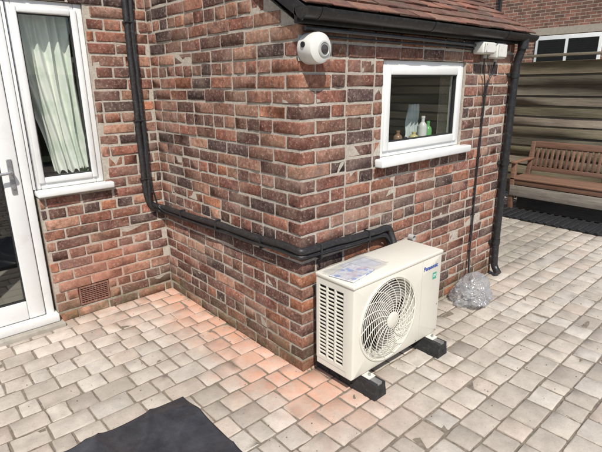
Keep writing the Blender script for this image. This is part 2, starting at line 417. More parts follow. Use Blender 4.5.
def curtain(name,pts,mat,y0,zt,zb,folds,amp,parent):
    vs=[];fs=[];nu,nv=110,26
    for j in range(nv+1):
        v=j/nv; z=zt+(zb-zt)*v
        xa=np.interp(v,[p[0] for p in pts],[p[1] for p in pts]); xb=np.interp(v,[p[0] for p in pts],[p[2] for p in pts])
        for i in range(nu+1):
            u=i/nu; w=math.sin(u*folds*2*math.pi+.6*math.sin(v*2.2))+.35*math.sin(u*folds*4.7+v*3)
            vs.append((xa+(xb-xa)*u+.006*math.sin(v*9+u*20),y0+amp*w*(1-.3*v),z+.012*math.sin(u*folds*6.28)*(v>.96)))
    for j in range(nv):
        for i in range(nu):
            a=j*(nu+1)+i; fs.append((a,a+1,a+nu+2,a+nu+1))
    return mesh_obj(name,vs,fs,mat,parent,True)
cm=M('curtain_cloth'); cm.col(cm.mix(cm.ramp(cm.noise(9,3),[(.45,0.),(.6,1.)]),(.80,.80,.74),(.68,.72,.64))); cm.set(Roughness=.9)
curtain('living_room_curtain',[(0,-.86,-.49),(.4,-.82,-.48),(.75,-.74,-.48),(1,-.70,-.45)],cm.m,EY+.14,2.12,1.03,6,.022,house)
box('inner_sill',-.86,-.43,EY+.10,EY+.30,.93,.955,UPVC,house,r=.003)
box('inner_sill_utility',WIN[0],WIN[1],.10,.26,1.15,1.172,UPVC,house,r=.003)
def bottle(name,x,y,z,r,h,c,parent):
    m=simple(name+'_mat',c,.3,.05)
    lathe(name,(x,y,z),(0,0,1),[(0,0),(r,0),(r,h*.62),(r*.85,h*.72),(r*.4,h*.8),(r*.38,h*.92),(r*.45,h*.92),(r*.45,h),(0,h)],m,parent,24)
bottle('soap_bottle',.80,.16,1.172,.028,.17,(.65,.65,.62),house)
bottle('cleaner_bottle',.88,.18,1.172,.03,.20,(.06,.35,.38),house)
bottle('spray_bottle',1.30,.17,1.172,.030,.20,(.66,.66,.64),house)
bottle('green_bottle',1.38,.18,1.172,.028,.16,(.15,.40,.14),house)
bottle('brown_jar',1.02,.17,1.172,.03,.12,(.25,.15,.09),house)
bottle('jar',1.20,.17,1.172,.035,.10,(.60,.52,.25),house)
um=simple('towel_cloth',(.55,.60,.60),.95,.1)
curtain('towel',[(0,1.22,1.34),(1,1.20,1.36)],um,.24,1.45,1.22,3,.012,house)
CUP=simple('cupboard_front',(.50,.47,.40),.5,.06)
box('wall_cupboard',.45,1.25,1.20,1.55,1.28,1.80,CUP,house,r=.004)
box('worktop',.25,1.95,1.0,1.56,.88,.92,simple('worktop_dark',(.10,.09,.08),.4),house,r=.004)
lf=simple('leaf_green',(.07,.16,.05),.6,.4,30)
lathe('plant_pot',(-.52,EY+.12,.955),(0,0,1),[(0,0),(.03,0),(.038,.06),(.034,.06),(.032,.05),(0,.05)],simple('pot_clay',(.5,.5,.46),.7),house,24)
vs=[];fs=[]
for i in range(70):
    a=random.uniform(0,6.28); L=random.uniform(.03,.07); el=random.uniform(.3,1.4); b=Vector((-.52,EY+.11,1.0)); d=Vector((math.cos(a)*math.cos(el)*.8,math.sin(a)*math.cos(el)*.4,math.sin(el)))
    s=d.orthogonal().normalized()*.007; n=len(vs); vs+= [b,b+d*L*.5+s,b+d*L,b+d*L*.5-s]; fs.append((n,n+1,n+2,n+3))
mesh_obj('plant_leaves',vs,fs,lf,house)

AB=simple('terracotta',(.22,.10,.07),.85,.2,20,bump=.5,dirt=(.38,.30,.24,.5))
lo=[];hi=[];yb=EY-.001
lo.append((-.705,EY+.03,.082)); hi.append((-.495,EY+.05,.218))
for z in (.082,.206): lo.append((-.705,yb,z)); hi.append((-.495,EY+.03,z+.012))
for x in (-.705,-.507): lo.append((x,yb,.094)); hi.append((x+.012,EY+.03,.206))
for i in range(7): lo.append((-.692,yb+.002,.104+i*.0145)); hi.append((-.508,EY+.028,.104+i*.0145+.006))
for i in range(1,9): lo.append((-.693+i*.0205-.002,yb+.004,.094)); hi.append((-.693+i*.0205+.002,EY+.028,.206))
boxes('air_brick',lo,hi,None,AB,house,r=.001,smooth=False)

CR,SR=math.cos(RA),math.sin(RA)
def roof_xf(P):
    x=P[...,0].copy(); s=P[...,1].copy(); n=P[...,2].copy()
    Q=np.empty_like(P); Q[...,0]=x; Q[...,1]=-.080+s*CR-n*SR; Q[...,2]=EZ+.034+s*SR+n*CR; return Q
lo,hi,col=[],[],[]
nrow=20; g=.1; RX0=-.035
for rw in range(nrow):
    x=RX0-(rw%2)*.08
    while x<EW+.09:
        a=max(x,RX0); b=min(x+.163,EW+.09)
        if b-a>.03:
            lo.append((a,rw*g+rng.normal(0,.003),.020+rng.normal(0,.0015))); hi.append((b,rw*g+.115,.033+rng.normal(0,.0015))); col.append(np.array([.22,.09,.06])*rng.uniform(.55,1.25)+np.array([0,.01,.01])*rng.uniform(0,2))
        x+=.167
def tile_xf(P):
    s=P[...,1]; base=np.floor((s.mean(1,keepdims=True))/g)*g
    P=P.copy(); P[...,2]+= (1-(s-base)/.115)*.012
    return roof_xf(P)
TM=M('clay_tile'); a=TM.attr(); c=TM.mix(1.,a,TM.ramp(TM.noise(22,4,.7),[(.3,.6),(.7,1.2)]),'MULTIPLY'); c=TM.mix(TM.ramp(TM.noise(5,4,.7),[(.45,0.),(.65,.6)]),c,(.14,.12,.085)); TM.col(c); TM.set(Roughness=.9); TM.bump(TM.noise(90,4,.7),.8,.004)
boxes('extension_roof_tiles',lo,hi,col,TM.m,house,r=.003,jit=.001,xf=tile_xf)
boxes('extension_roof_deck',[(RX0+.013,.02,-.02)],[(EW+.07,1.85,.018)],None,BLK,house,r=.002,xf=roof_xf)
boxes('verge_board',[(RX0,.0,-.045)],[(RX0+.012,1.85,.018)],None,BLK,house,r=.002,xf=roof_xf)
boxes('verge_board_far',[(EW+.071,.0,-.06)],[(EW+.085,1.85,.018)],None,BLK,house,r=.002,xf=roof_xf)
box('fascia_board',RX0,EW+.085,-.028,-.006,EZ-.012,EZ+.055,BLK,house,r=.003)
GR=.046; GY=-.077; GZ=EZ+.048
def gutter(name,x0,x1,yc,zc,r,mat,parent):
    vs=[];fs=[];n=14
    for x in (x0,x1):
        for rr in (r,r-.004):
            for i in range(n+1):
                a=math.pi+math.pi*i/n; vs.append((x,yc+rr*math.cos(a),zc+rr*math.sin(a)))
    m=n+1
    for i in range(n):
        fs.append((i,i+1,2*m+i+1,2*m+i)); fs.append((m+i,3*m+i,3*m+i+1,m+i+1))
    fs+= [(0,2*m,3*m,m),(n,m+n,3*m+n,2*m+n)]
    o=mesh_obj(name,vs,fs,mat,parent,True)
    o.modifiers.new('e','EDGE_SPLIT')
    for x in (x0,x1):
        vv=[(x,yc,zc)]+[(x,yc+r*math.cos(math.pi+math.pi*i/n),zc+r*math.sin(math.pi+math.pi*i/n)) for i in range(n+1)]
        mesh_obj(name+'_end',vv,[(0,i,i+1) for i in range(1,n+1)],mat,parent)
gutter('gutter',-.05,EW+.12,GY,GZ,GR,BLK,house)
for x in (.05,.95,1.85):
    gutter('gutter_bracket',x-.014,x+.014,GY,GZ+.002,GR+.004,BLK,house)
gx=EW-.035
tube('downpipe',[(gx,GY,EZ+.02),(gx,GY,EZ-.04),(gx,-.05,EZ-.12),(gx,-.040,EZ-.2),(gx,-.040,1.0),(gx,-.040,.12),(gx,-.06,.06),(gx-.02,-.10,.035)],.029,BLK,house,res=8)
for z in (1.62,.95,.28):
    cyl('downpipe_collar',(gx,-.040,z),(0,0,1),.034,.045,BLK,house,32); box('downpipe_clip',gx-.052,gx+.052,-.022,-.002,z+.008,z+.036,BLK,house,r=.002)
cyl('gutter_outlet',(gx,GY,EZ-.05),(0,0,1),.037,.07,BLK,house,32)
tube('overflow_conduit',[(.02,-.020,EZ-.030),(.5,-.022,EZ-.033),(1.0,-.020,EZ-.036),(1.60,-.021,EZ-.045)],.011,simple('dark_grey_conduit',(.06,.06,.062),.25,.2,10),house)
tube('black_cable_under_gutter',[(.03,-.014,EZ-.058),(.6,-.014,EZ-.064),(1.2,-.014,EZ-.058),(1.62,-.014,EZ-.068)],.006,BLK,house)
jb=empty('junction_box')
box('base',1.57,1.735,-.085,-.004,EZ-.10,EZ-.022,BOXW,jb,r=.012); box('lid',1.58,1.725,-.095,-.086,EZ-.092,EZ-.030,BOXW,jb,r=.004)
for x in(1.592,1.713):
    for z in (EZ-.082,EZ-.040): cyl('screw',(x,-.096,z),(0,-1,0),.004,.002,GREYP,jb,12)
cyl('gland',(1.68,-.04,EZ-.125),(0,0,1),.014,.03,GREYP,jb,16)
jb2=empty('junction_box')
box('base',1.775,1.91,-.080,-.004,EZ-.125,EZ-.022,BOXW,jb2,r=.012); box('lid',1.785,1.90,-.088,-.081,EZ-.115,EZ-.032,BOXW,jb2,r=.004)
cyl('gland',(1.84,-.035,EZ-.145),(0,0,1),.012,.025,GREYP,jb2,16)
cb=empty('power_cable')
tube('cable',[(1.84,-.035,EZ-.13),(1.84,-.03,EZ-.22),(1.79,-.02,1.60),(1.775,-.014,1.4),(1.785,-.012,1.1),(1.77,-.014,.8),(1.785,-.016,.5),(1.765,-.02,.25),(1.74,-.05,.13),(1.64,-.12,.08)],.0065,BLK,cb)
tube('second_cable',[(1.68,-.04,EZ-.11),(1.69,-.03,EZ-.19),(1.76,-.018,1.60),(1.79,-.013,1.35),(1.765,-.012,1.05),(1.79,-.014,.75),(1.765,-.014,.45),(1.785,-.02,.2),(1.66,-.11,.08)],.0045,BLK,cb)
for z in (1.5,1.05,.6,.3): box('cable_clip',1.768,1.792,-.024,-.003,z,z+.010,BLK,cb,r=.002)
# clear crumpled plastic bag over the cable end
b=bmesh.new(); bmesh.ops.create_icosphere(b,subdivisions=6,radius=1)
for v in b.verts:
    p=v.co.copy()
    q=p+Vector((mnoise.noise(p*2),mnoise.noise(p*2+Vector((9,0,0))),mnoise.noise(p*2+Vector((0,9,0)))))*.45
    d1=mnoise.voronoi(q*1.5)[0]; d2=mnoise.voronoi(q*3.3+Vector((4,4,4)))[0]; d3=mnoise.voronoi(q*7)[0]
    n=.46*(d1[1]-d1[0])+.30*(d2[1]-d2[0])+.10*(d3[1]-d3[0])
    p*=(1.16-n)*(1+.45*mnoise.noise(p*1.1+Vector((2,7,1))))
    v.co=Vector((p.x*.175,p.y*.13,max(p.z,-.55)*.11))
for f in b.faces: f.smooth=True
me=bpy.data.meshes.new('plastic_bag'); b.to_mesh(me); b.free(); me.materials.append(FILM)
o=link(bpy.data.objects.new('plastic_bag',me)); o.location=(1.57,-.17,.0625); o.rotation_euler=(0,0,.5)
tube('bagged_cable_coil',[(1.57+.055*math.cos(t*.6),-.17+.045*math.sin(t*.6),.025+.002*t) for t in range(20)],.006,GREYP,cb)
lathe('overflow_pipe',(.98,.01,.60),(0,-1,0),[(.0,0),(.022,0),(.022,.045),(.016,.045),(.016,.02),(0,.02)],GREYP,house,24)

# refrigerant pipes
rp=empty('refrigerant_pipe_run')
px=-.15; w=.026
def wob(pts,a=.0025):
    out=[]
    for i in range(len(pts)-1):
        p,q=Vector(pts[i]),Vector(pts[i+1]); n=max(1,int((q-p).length/.09))
        for k in range(n): out.append(p.lerp(q,k/n)+Vector((random.gauss(0,a),random.gauss(0,a),random.gauss(0,a)))*(1 if k else 0))
    out.append(Vector(pts[-1])); return [tuple(v) for v in out]
A=[(px,EY-w,5.2),(px,EY-w,3.0),(px,EY-w,1.6),(px+.004,EY-w,1.0),(px,EY-w,.85),(px+.02,EY-w,.74),(-.05,EY-w,.705),(-.03,EY-.10,.70),(-w,EY-.3,.705),(-w,1.0,.715),(-w-.003,.7,.735),(-w,.4,.735),(-w,.12,.755),(-w-.002,.0,.752),(-.024,-.024,.75),(.0,-w-.002,.748),(.12,-w,.745),(.35,-w,.735),(.60,-w,.725),(.67,-w,.735),(.712,-w-.002,.725),(.722,-w-.01,.69),(.722,-w-.04,.62),(.722,-.10,.56)]
tube('insulated_pipe_large',wob(A),.0215,WRAP,rp,res=6)
B=[(x+(.028 if i<5 else .0),y-(0.010 if i<6 else 0),z-(.0 if i<5 else .034)) for i,(x,y,z) in enumerate(A[:19])]+[(.64,-w,.695),(.678,-w,.69),(.695,-w-.01,.66),(.695,-w-.04,.60),(.695,-.10,.56)]
tube('insulated_pipe_small',wob(B,.003),.0155,WRAP,rp,res=6)
C=[(px+.03,EY-.045,5.2),(px+.034,EY-.048,2.0),(px+.04,EY-.048,.9),(-.07,EY-.05,.70),(-.052,EY-.14,.68),(-.048,1.0,.69),(-.052,.5,.705),(-.048,.1,.725),(-.045,-.04,.725),(.1,-.048,.715),(.4,-.050,.705),(.60,-.05,.705),(.68,-.055,.68),(.70,-.07,.60)]
tube('control_cable',wob(C,.003),.006,BLK,rp)
for z in (4.6,3.7,2.9,2.0,1.35,.93): box('clip',px-.025,px+.048,EY-.052,EY-.002,z,z+.012,BLK,rp,r=.004)
for y in (1.25,.78,.30):
    box('clip_side',-.051,-.002,y,y+.012,.672+(.0 if y>1 else .015),.738+(.0 if y>1 else .022),BLK,rp,r=.004)
for x in (.10,.50): box('clip_front',x,x+.012,-.051,-.002,.682,.768-(.01 if x>.3 else 0),BLK,rp,r=.004)

al=empty('alarm_siren')
ax_=.052
lathe('body',(ax_,-.002,1.755),(0,-1,0),[(0,0),(.066,0),(.071,.01),(.071,.080),(.067,.093),(.054,.100),(0,.102)],BOXW,al,48)
lathe('front_ring',(ax_+.012,-.101,1.75),(0,-1,0),[(.0,0.001),(.034,.001),(.037,.005),(.030,.008),(.026,.004),(0,.004)],GREYP,al,40)
lathe('lens',(ax_+.014,-.105,1.75),(0,-1,0),[(.022,0),(.019,.006),(.010,.010),(0,.011)],simple('lens_dark',(.06,.05,.05),.25),al,32)
box('mount_plate',ax_-.06,ax_+.06,-.0045,-.0015,1.70,1.815,GREYP,al)
cyl('side_port',(ax_-.070,-.05,1.77),(-1,0,0),.013,.006,DARK,al,20)

# ---------------------------------------------------------------- outdoor unit
ac=empty('air_conditioner_outdoor_unit')
x0,x1,yF,yB,zb,zt=.030,.812,-.355,-.085,.105,.632
fx,fz,fr=.318,.368,.232
angs=sorted(set([2*math.pi*i/96 for i in range(96)]+[math.atan2(c-fz,a-fx)%(2*math.pi) for a in (x0,x1) for c in (zb,zt)]))
inn=[];outp=[]
for a in angs:
    ca,sa=math.cos(a),math.sin(a); t=1e9
    if ca>1e-9: t=min(t,(x1-fx)/ca)
    if ca<-1e-9: t=min(t,(x0-fx)/ca)
    if sa>1e-9: t=min(t,(zt-fz)/sa)
    if sa<-1e-9: t=min(t,(zb-fz)/sa)
    inn.append((fx+fr*ca,fz+fr*sa)); outp.append((fx+t*ca,fz+t*sa))
n=len(angs); vs=[];fs=[]
e=.010
def ins(p): return (min(max(p[0],x0+e),x1-e),min(max(p[1],zb+e),zt-e))
rings=[[(fx+(fr-.012)*math.cos(a),yF+.07,fz+(fr-.012)*math.sin(a)) for a in angs],
       [(p[0],yF+.008,p[1]) for p in inn],
       [(fx+(fr+.004)*math.cos(a),yF,fz+(fr+.004)*math.sin(a)) for a in angs],
       [(ins(p)[0],yF,ins(p)[1]) for p in outp],
       [((ins(p)[0]+p[0]*2)/3,yF+.0035,(ins(p)[1]+p[1]*2)/3) for p in outp],
       [(p[0],yF+e,p[1]) for p in outp],[(p[0],yF+.05,p[1]) for p in outp]]
for R in rings: vs+=R
for k in range(len(rings)-1):
    for i in range(n):
        j=(i+1)%n; fs.append((k*n+i,k*n+j,(k+1)*n+j,(k+1)*n+i))
o=mesh_obj('front_panel',vs,fs,CREAM,ac,True); md=o.modifiers.new('e','EDGE_SPLIT'); md.split_angle=math.radians(40)
lathe('fan_surround',(fx,yF-.0005,fz),(0,-1,0),[(fr+.014,0),(fr+.012,.006),(fr+.004,.008),(fr-.002,.004),(fr-.003,-.01)],CREAM,ac,96)
box('top_panel',x0-.006,x1+.006,yF-.004,yB+.006,zt-.012,zt+.012,CREAM,ac,r=.008)
box('base_pan',x0+.002,x1-.002,yF+.012,yB,zb-.006,zb+.03,CREAM,ac,r=.003)
box('right_panel',x1-.004,x1,yF+.045,yB,zb+.03,zt-.012,CREAM,ac,r=.001)
box('back_panel_right',x0+.45,x1-.004,yB-.004,yB,zb+.03,zt-.012,CREAM,ac,r=.001)
box('coil_back',x0+.02,x0+.45,yB-.03,yB-.012,zb+.03,zt-.012,COIL,ac,r=.001)
box('coil_side',x0+.018,x0+.036,yF+.052,yB-.03,zb+.03,zt-.012,COIL,ac,r=.001)
box('inner_bulkhead',.58,.585,yF+.06,yB-.031,zb+.03,zt-.012,DARK,ac,r=.001)
lo=[];hi=[]
ya,yb2=yF+.05,yB
lo+= [(x0,ya,zb+.03),(x0,yb2-.022,zb+.03),(x0,ya+.022,zt-.05),(x0,ya+.022,zb+.03)]; hi+=[(x0+.012,ya+.022,zt-.012),(x0+.012,yb2,zt-.012),(x0+.012,yb2-.022,zt-.012),(x0+.012,yb2-.022,zb+.055)]
ns=19; za=zb+.055; zc=zt-.05
for i in range(1,ns):
    z=za+(zc-za)*i/ns; lo.append((x0+.001,ya+.022,z-.0038)); hi.append((x0+.011,yb2-.022,z+.0038))
for f in (.33,.67):
    y=ya+.022+(yb2-ya-.044)*f; lo.append((x0-.001,y-.006,za)); hi.append((x0+.0105,y+.006,zc))
boxes('side_guard',lo,hi,None,CREAM,ac,r=.0015,smooth=False)
def gy(r): return yF-.006-.016*(1-(r/fr)**2)
for i in range(14):
    r=.045+ i*(fr-.05)/13
    tube('grille_ring',[(fx+r*math.cos(2*math.pi*k/72),gy(r),fz+r*math.sin(2*math.pi*k/72)) for k in range(72)],.0018,CREAM,ac,cyc=True,res=2,kind='POLY')
for s in range(18):
    pts=[]
    for q in range(9):
        r=.04+(fr-.036)*q/8; a=2*math.pi*s/18+ .75*(q/8)**1.2; pts.append((fx+r*math.cos(a),gy(r)-.002,fz+r*math.sin(a)))
    tube('grille_spoke',pts,.0022,CREAM,ac,res=2)
lathe('grille_hub',(fx,gy(.0)-.004,fz),(0,-1,0),[(.046,-.006),(.046,.002),(.04,.005),(.012,.006),(0,.006)],CREAM,ac,40)
FANM=simple('fan_grey',(.20,.20,.19),.5)
for s in range(3):
    vs=[];fs=[];nu,nv=10,8
    for i in range(nu+1):
        for j in range(nv+1):
            r=.04+(.205-.04)*j/nv; a=2*math.pi*s/3+.35*(j/nv)+ (i/nu)*(1.25+.25*j/nv); vs.append((fx+r*math.cos(a),yF+.045+.035*(i/nu),fz+r*math.sin(a)))
    for i in range(nu):
        for j in range(nv): a=i*(nv+1)+j; fs.append((a,a+1,a+nv+2,a+nv+1))
    mesh_obj('fan_blade',vs,fs,FANM,ac,True)
cyl('fan_hub',(fx,yF+.09,fz),(0,-1,0),.045,.06,FANM,ac,32,bev=.01)
lathe('fan_back',(fx,yF+.13,fz),(0,-1,0),[(0,0),(.26,0)],DARK,ac,32)
box('panel_seam',.612,.6138,yF-.0006,yF+.002,zb+.012,zt-.013,GREYP,ac,r=.0003)
for x,z in ((.585,.125),(.785,.125),(.785,.30)): cyl('screw',(x,yF-.001,z),(0,-1,0),.004,.002,METAL,ac,12)
BLUE=simple('logo_blue',(.01,.06,.33),.4); GRN=simple('label_green',(.05,.33,.22),.4)
def text(name,body,loc,size,mat,parent,rot=(math.pi/2,0,0),bold=0.0):
    c=bpy.data.curves.new(name,'FONT'); c.body=body; c.size=size; c.extrude=.0004; c.offset=bold; c.materials.append(mat)
    o=link(bpy.data.objects.new(name,c),parent); o.location=loc; o.rotation_euler=rot; return o
text('logo_text','Panasonic',(.625,yF-.0012,.553),.036,BLUE,ac,bold=.0009)
box('energy_label',.720,.758,yF-.0016,yF-.0004,.478,.520,GRN,ac,r=.0004)
box('energy_label_core',.727,.751,yF-.0024,yF-.0017,.493,.508,simple('label_white',(.75,.8,.78),.4),ac,r=.0003)
text('label_text','R32',(.728,yF-.0028,.4955),.013,GRN,ac)
box('valve_cover',x1+.001,x1+.035,-.26,-.10,.13,.33,CREAM,ac,r=.012)
box('handle_shade_patch',x1-.001,x1+.003,-.27,-.13,.46,.50,DARK,ac,r=.001)  # flat dark patch, shade of a handle hollow painted on the panel
ft=empty('rubber_mounting_feet')
for xc in (.145,.735):
    prof=[(-.048,.001),(.048,.001),(.046,.026),(.038,.060),(.036,.088),(.022,.088),(.020,.076),(-.020,.076),(-.022,.088),(-.036,.088),(-.038,.060),(-.046,.026)]
    vs=[(xc+p[0],y,p[1]) for y in (-.455,-.02) for p in prof]; m=len(prof)
    fs=[(i,(i+1)%m,m+(i+1)%m,m+i) for i in range(m)]+[tuple(range(m))[::-1],tuple(range(m,2*m))]
    o=mesh_obj('foot_rail',vs,fs,BLKR,ft); bv=o.modifiers.new('b','BEVEL'); bv.width=.003; bv.segments=2; bv.limit_method='ANGLE'
    box('rail_channel',xc-.018,xc+.018,-.448,-.03,.0765,.092,METAL,ft,r=.001)
    for y in (-.375,-.11):
        cyl('bolt',(xc,y,.092),(0,0,1),.007,.022,METAL,ft,12)
    box('unit_foot',xc-.026,xc+.026,-.395,-.33,.0925,.0985,CREAM,ft,r=.001)
    for y in (-.40,-.30,-.20,-.12): box('rail_rib',xc-.052,xc-.0465,y,y+.02,.004,.028,BLKR,ft,r=.002)
    cyl('end_hole_shade',(xc,-.4555,.04),(0,-1,0),.012,.001,DARK,ft,20)  # thin black disc on the solid end, painted as a hole's shade
pm=M('printed_paper')
v=pm.n.new('ShaderNodeTexVoronoi'); v.inputs['Scale'].default_value=19; pm.l.new(pm.tc.outputs['Object'],v.inputs['Vector'])
c=pm.mix(pm.ramp(v.outputs['Distance'],[(.28,1.),(.36,0.)]),(.70,.70,.72),(.22,.36,.66)); c=pm.mix(pm.ramp(pm.noise(24,2),[(.6,0.),(.62,.6)]),c,(.66,.42,.48)); c=pm.mix(pm.ramp(pm.noise(200,2,mp=(.2,1,1)),[(.56,0.),(.58,.5)]),c,(.15,.17,.22)); pm.col(c); pm.set(Roughness=.3)
pp=empty('bagged_instruction_booklet')
def sheet(name,cx,cy,w,h,rot,z,curl,mat,crump=0,th=.001):
    vs=[];fs=[];n=24
    for i in range(n+1):
        for j in range(n+1):
            u,vv=i/n-.5,j/n-.5; x=u*w; y=vv*h; zz=z+curl*(max(0,abs(u)-.25)**2*4)*.03+.003*math.sin(u*7+vv*4)*curl
            if crump: zz+=crump*(.5+mnoise.noise(Vector((x*22,y*22,z*50)))+.4*mnoise.noise(Vector((x*60,y*60,3))))
            vs.append((cx+x*math.cos(rot)-y*math.sin(rot),cy+x*math.sin(rot)+y*math.cos(rot),zz))
    for i in range(n):
        for j in range(n): a=i*(n+1)+j; fs.append((a,a+n+1,a+n+2,a+1))
    o=mesh_obj(name,vs,fs,mat,parent=pp,smooth=True)
    if th: m=o.modifiers.new('s','SOLIDIFY'); m.thickness=th
sheet('booklet',.145,-.235,.21,.148,.18,zt+.019,.2,pm.m,th=.005)
sheet('white_leaflet',.27,-.185,.19,.13,-.05,zt+.0145,.2,simple('paper_white',(.62,.63,.68),.5))
sheet('polythene_cover',.20,-.215,.34,.19,.08,zt+.024,.2,FILM2,crump=.006,th=0)

# ---------------------------------------------------------------- GROUND / PAVING
gm=M('garden_soil_grass'); gm.col(gm.ramp(gm.noise(.8,4,.7),[(.35,(.05,.075,.025)),(.7,(.10,.12,.05))])); gm.set(Roughness=1.)
S=250
mesh_obj('ground',[(-S,-S,-.065),(S,-S,-.065),(S,S,-.065),(-S,S,-.065)],[(0,1,2,3)],gm.m)
pav=empty('block_paving')
jm=M('joint_sand'); c=jm.ramp(jm.noise(40,4,.7),[(.3,(.13,.105,.082)),(.7,(.30,.25,.195))]); c=jm.mix(jm.ramp(jm.noise(2.5,4,.7),[(.5,0.),(.7,.5)]),c,(.095,.092,.052)); jm.col(c); jm.set(Roughness=1.); jm.bump(jm.noise(300,4),.8,.004)
X0,X1,Y0,Y1=-5.,5.35,-6.,4.8
mesh_obj('joint_sand_bed',[(X0,Y0,-.005),(X1,Y0,-.005),(X1,Y1,-.005),(X0,Y1,-.005)],[(0,1,2,3)],jm.m,pav)
PC=np.array([(.50,.445,.38),(.455,.40,.34),(.53,.475,.41),(.415,.365,.31),(.50,.425,.355),(.48,.435,.38),(.36,.315,.27),(.55,.50,.435)]); PP=np.array([22,20,14,12,14,10,4,8.]);PP/=PP.sum()
lo,hi,col=[],[],[]
y=Y0
while y<Y1:
    rw=.136
    x=X0-rng.uniform(0,.1)
    while x<X1:
        L=rng.choice([.10,.135,.165,.20],p=[.2,.38,.27,.15])
        inside = (x>0 and x+L<EW and y>0 ) or (y>EY+.03 and x<MX1-.2)
        if not inside:
            dz=rng.normal(0,.0014); g_=.003+abs(rng.normal(0,.0012)); lo.append((x+g_,y+g_,-.06+dz)); hi.append((x+L-g_,y+rw-g_,dz)); col.append(PC[rng.choice(8,p=PP)]*rng.uniform(.9,1.07))
        x+=L
    y+=rw
def tiltxf(P):
    N=len(P); c=P.mean(1,keepdims=True); t=rng.normal(0,.010,(N,1,2)); P=P.copy()
    P[...,2]+=(P[...,0]-c[...,0])*t[...,0]+(P[...,1]-c[...,1])*t[...,1]
    th=rng.normal(0,.012,(N,1)); dx=P[...,0]-c[...,0]; dy=P[...,1]-c[...,1]
    P[...,0]=c[...,0]+dx-dy*th; P[...,1]=c[...,1]+dy+dx*th
    return P
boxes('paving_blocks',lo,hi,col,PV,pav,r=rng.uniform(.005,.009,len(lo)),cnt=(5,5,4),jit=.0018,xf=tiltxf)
dm=simple('grit',(.20,.15,.11),.95,.5,50)
N=600; xs=rng.uniform(-1.6,3.5,N); ys=rng.uniform(-1.6,1.4,N)
k=~((xs>-.01)&(ys>-.01)); xs=xs[k]; ys=ys[k]; N=len(xs); s=rng.uniform(.0008,.0022,N)
boxes('grit_crumbs',np.stack([xs-s,ys-s,np.full(N,.0)],1),np.stack([xs+s*1.6,ys+s,s*1.3+.001],1),None,dm,None,r=.0006,jit=.0003)
vs=[];fs=[]
def tuft(x,y,nb,L0):
    for _ in range(nb):
        a=random.uniform(0,6.28); L=random.uniform(.4,1)*L0; el=random.uniform(.25,1.3); b=Vector((x+random.gauss(0,.006),y+random.gauss(0,.006),-.003)); d=Vector((math.cos(a)*math.cos(el),math.sin(a)*math.cos(el),math.sin(el)))
        s=d.orthogonal().normalized()*L*.16; n=len(vs); vs.extend([b,b+d*L*.55+s,b+d*L,b+d*L*.55-s]); fs.append((n,n+1,n+2,n+3))
for i in range(60):
    t=random.random()
    if t<.35: tuft(-.010-random.random()*.008,random.uniform(.0,1.55),7,.014)
    elif t<.75: tuft(random.uniform(0,2.1),-.012-random.random()*.01,7,.018)
    else: tuft(random.uniform(-.8,-.05),EY-.015,7,.014)
mesh_obj('weeds',vs,fs,simple('weed_green',(.09,.13,.04),.7,.4,40))

# ---------------------------------------------------------------- groundsheet
tm=M('black_polypropylene'); tm.col(tm.ramp(tm.noise(6,4,.7),[(.35,(.022,.024,.029)),(.7,(.058,.060,.068))])); tm.set(Roughness=.42); tm.bump(tm.noise(9,4,.6),.6,.015)
vs=[];fs=[];nx,ny=110,110
for i in range(nx+1):
    for j in range(ny+1):
        u,v=i/nx,j/ny; x=-1.75+u*1.115; y=-.75+v*.99
        rg=lambda p: (1-abs(mnoise.noise(p))*2)**3
        z=.022+.012*mnoise.noise(Vector((x*3,y*3,0)))+.022*max(0,rg(Vector((x*1.7+y*2.2,y*1.5-x,4))))+.012*max(0,rg(Vector((x*4,y*3.0,9))))
        y0_=y; y+=.008*mnoise.noise(Vector((x*4,0,3)))*v**4; x+=.008*mnoise.noise(Vector((0,y0_*4,2)))*u**4
        vs.append((x,y,z))
for i in range(nx):
    for j in range(ny): a=i*(ny+1)+j; fs.append((a,a+ny+1,a+ny+2,a+1))
o=mesh_obj('black_groundsheet',vs,fs,tm.m,None,True); md=o.modifiers.new('s','SOLIDIFY'); md.thickness=.012

# ---------------------------------------------------------------- FENCE
WF=wood_mat('fence_wood_y',1,streak=(.5,1.15)); WFX=wood_mat('fence_wood_x',0)
def fence_y(name,X,ya,yb,H):
    f=empty(name); lo,hi,col=[],[],[]
    n=int(round((yb-ya)/1.83)); w=(yb-ya)/n; bh=.135
    for p in range(n):
        a=ya+p*w+.05; b=a+w-.10
        k=0
        while .06+k*bh+.16<H:
            z=.06+k*bh; lo.append((X-.012+rng.normal(0,.002),a,z+rng.normal(0,.004))); hi.append((X,b,z+.16)); col.append(np.array([.190,.158,.105])*rng.uniform(.7,1.2)*np.array([1,rng.uniform(.95,1.05),rng.uniform(.85,1.1)])); k+=1
    def xf(P):
        z=P[...,2]; z0=z.min(1,keepdims=True); P=P.copy(); P[...,0]-=(.16-(z-z0))*.13; P[...,2]+=.004*np.sin(P[...,1]*2.1+z0*9); return P
    boxes('lap_boards',lo,hi,col,WF,f,r=.002,cnt=(4,6,4),jit=.0012,xf=xf)
    lo,hi,col=[],[],[]
    for p in range(n+1):
        y=ya+p*w; lo.append((X-.05,y-.05,-.05)); hi.append((X+.05,y+.05,H+.05)); col.append((.18,.15,.095))
    for p in range(n):
        a=ya+p*w+.052; b=a+w-.104
        lo.append((X-.035,a,H-.035)); hi.append((X+.03,b,H)); col.append((.19,.16,.11))
    boxes('posts_and_caps',lo,hi,col,WF,f,r=.004)
    return f
fence_y('fence',5.25,-7.30,5.51,1.93)
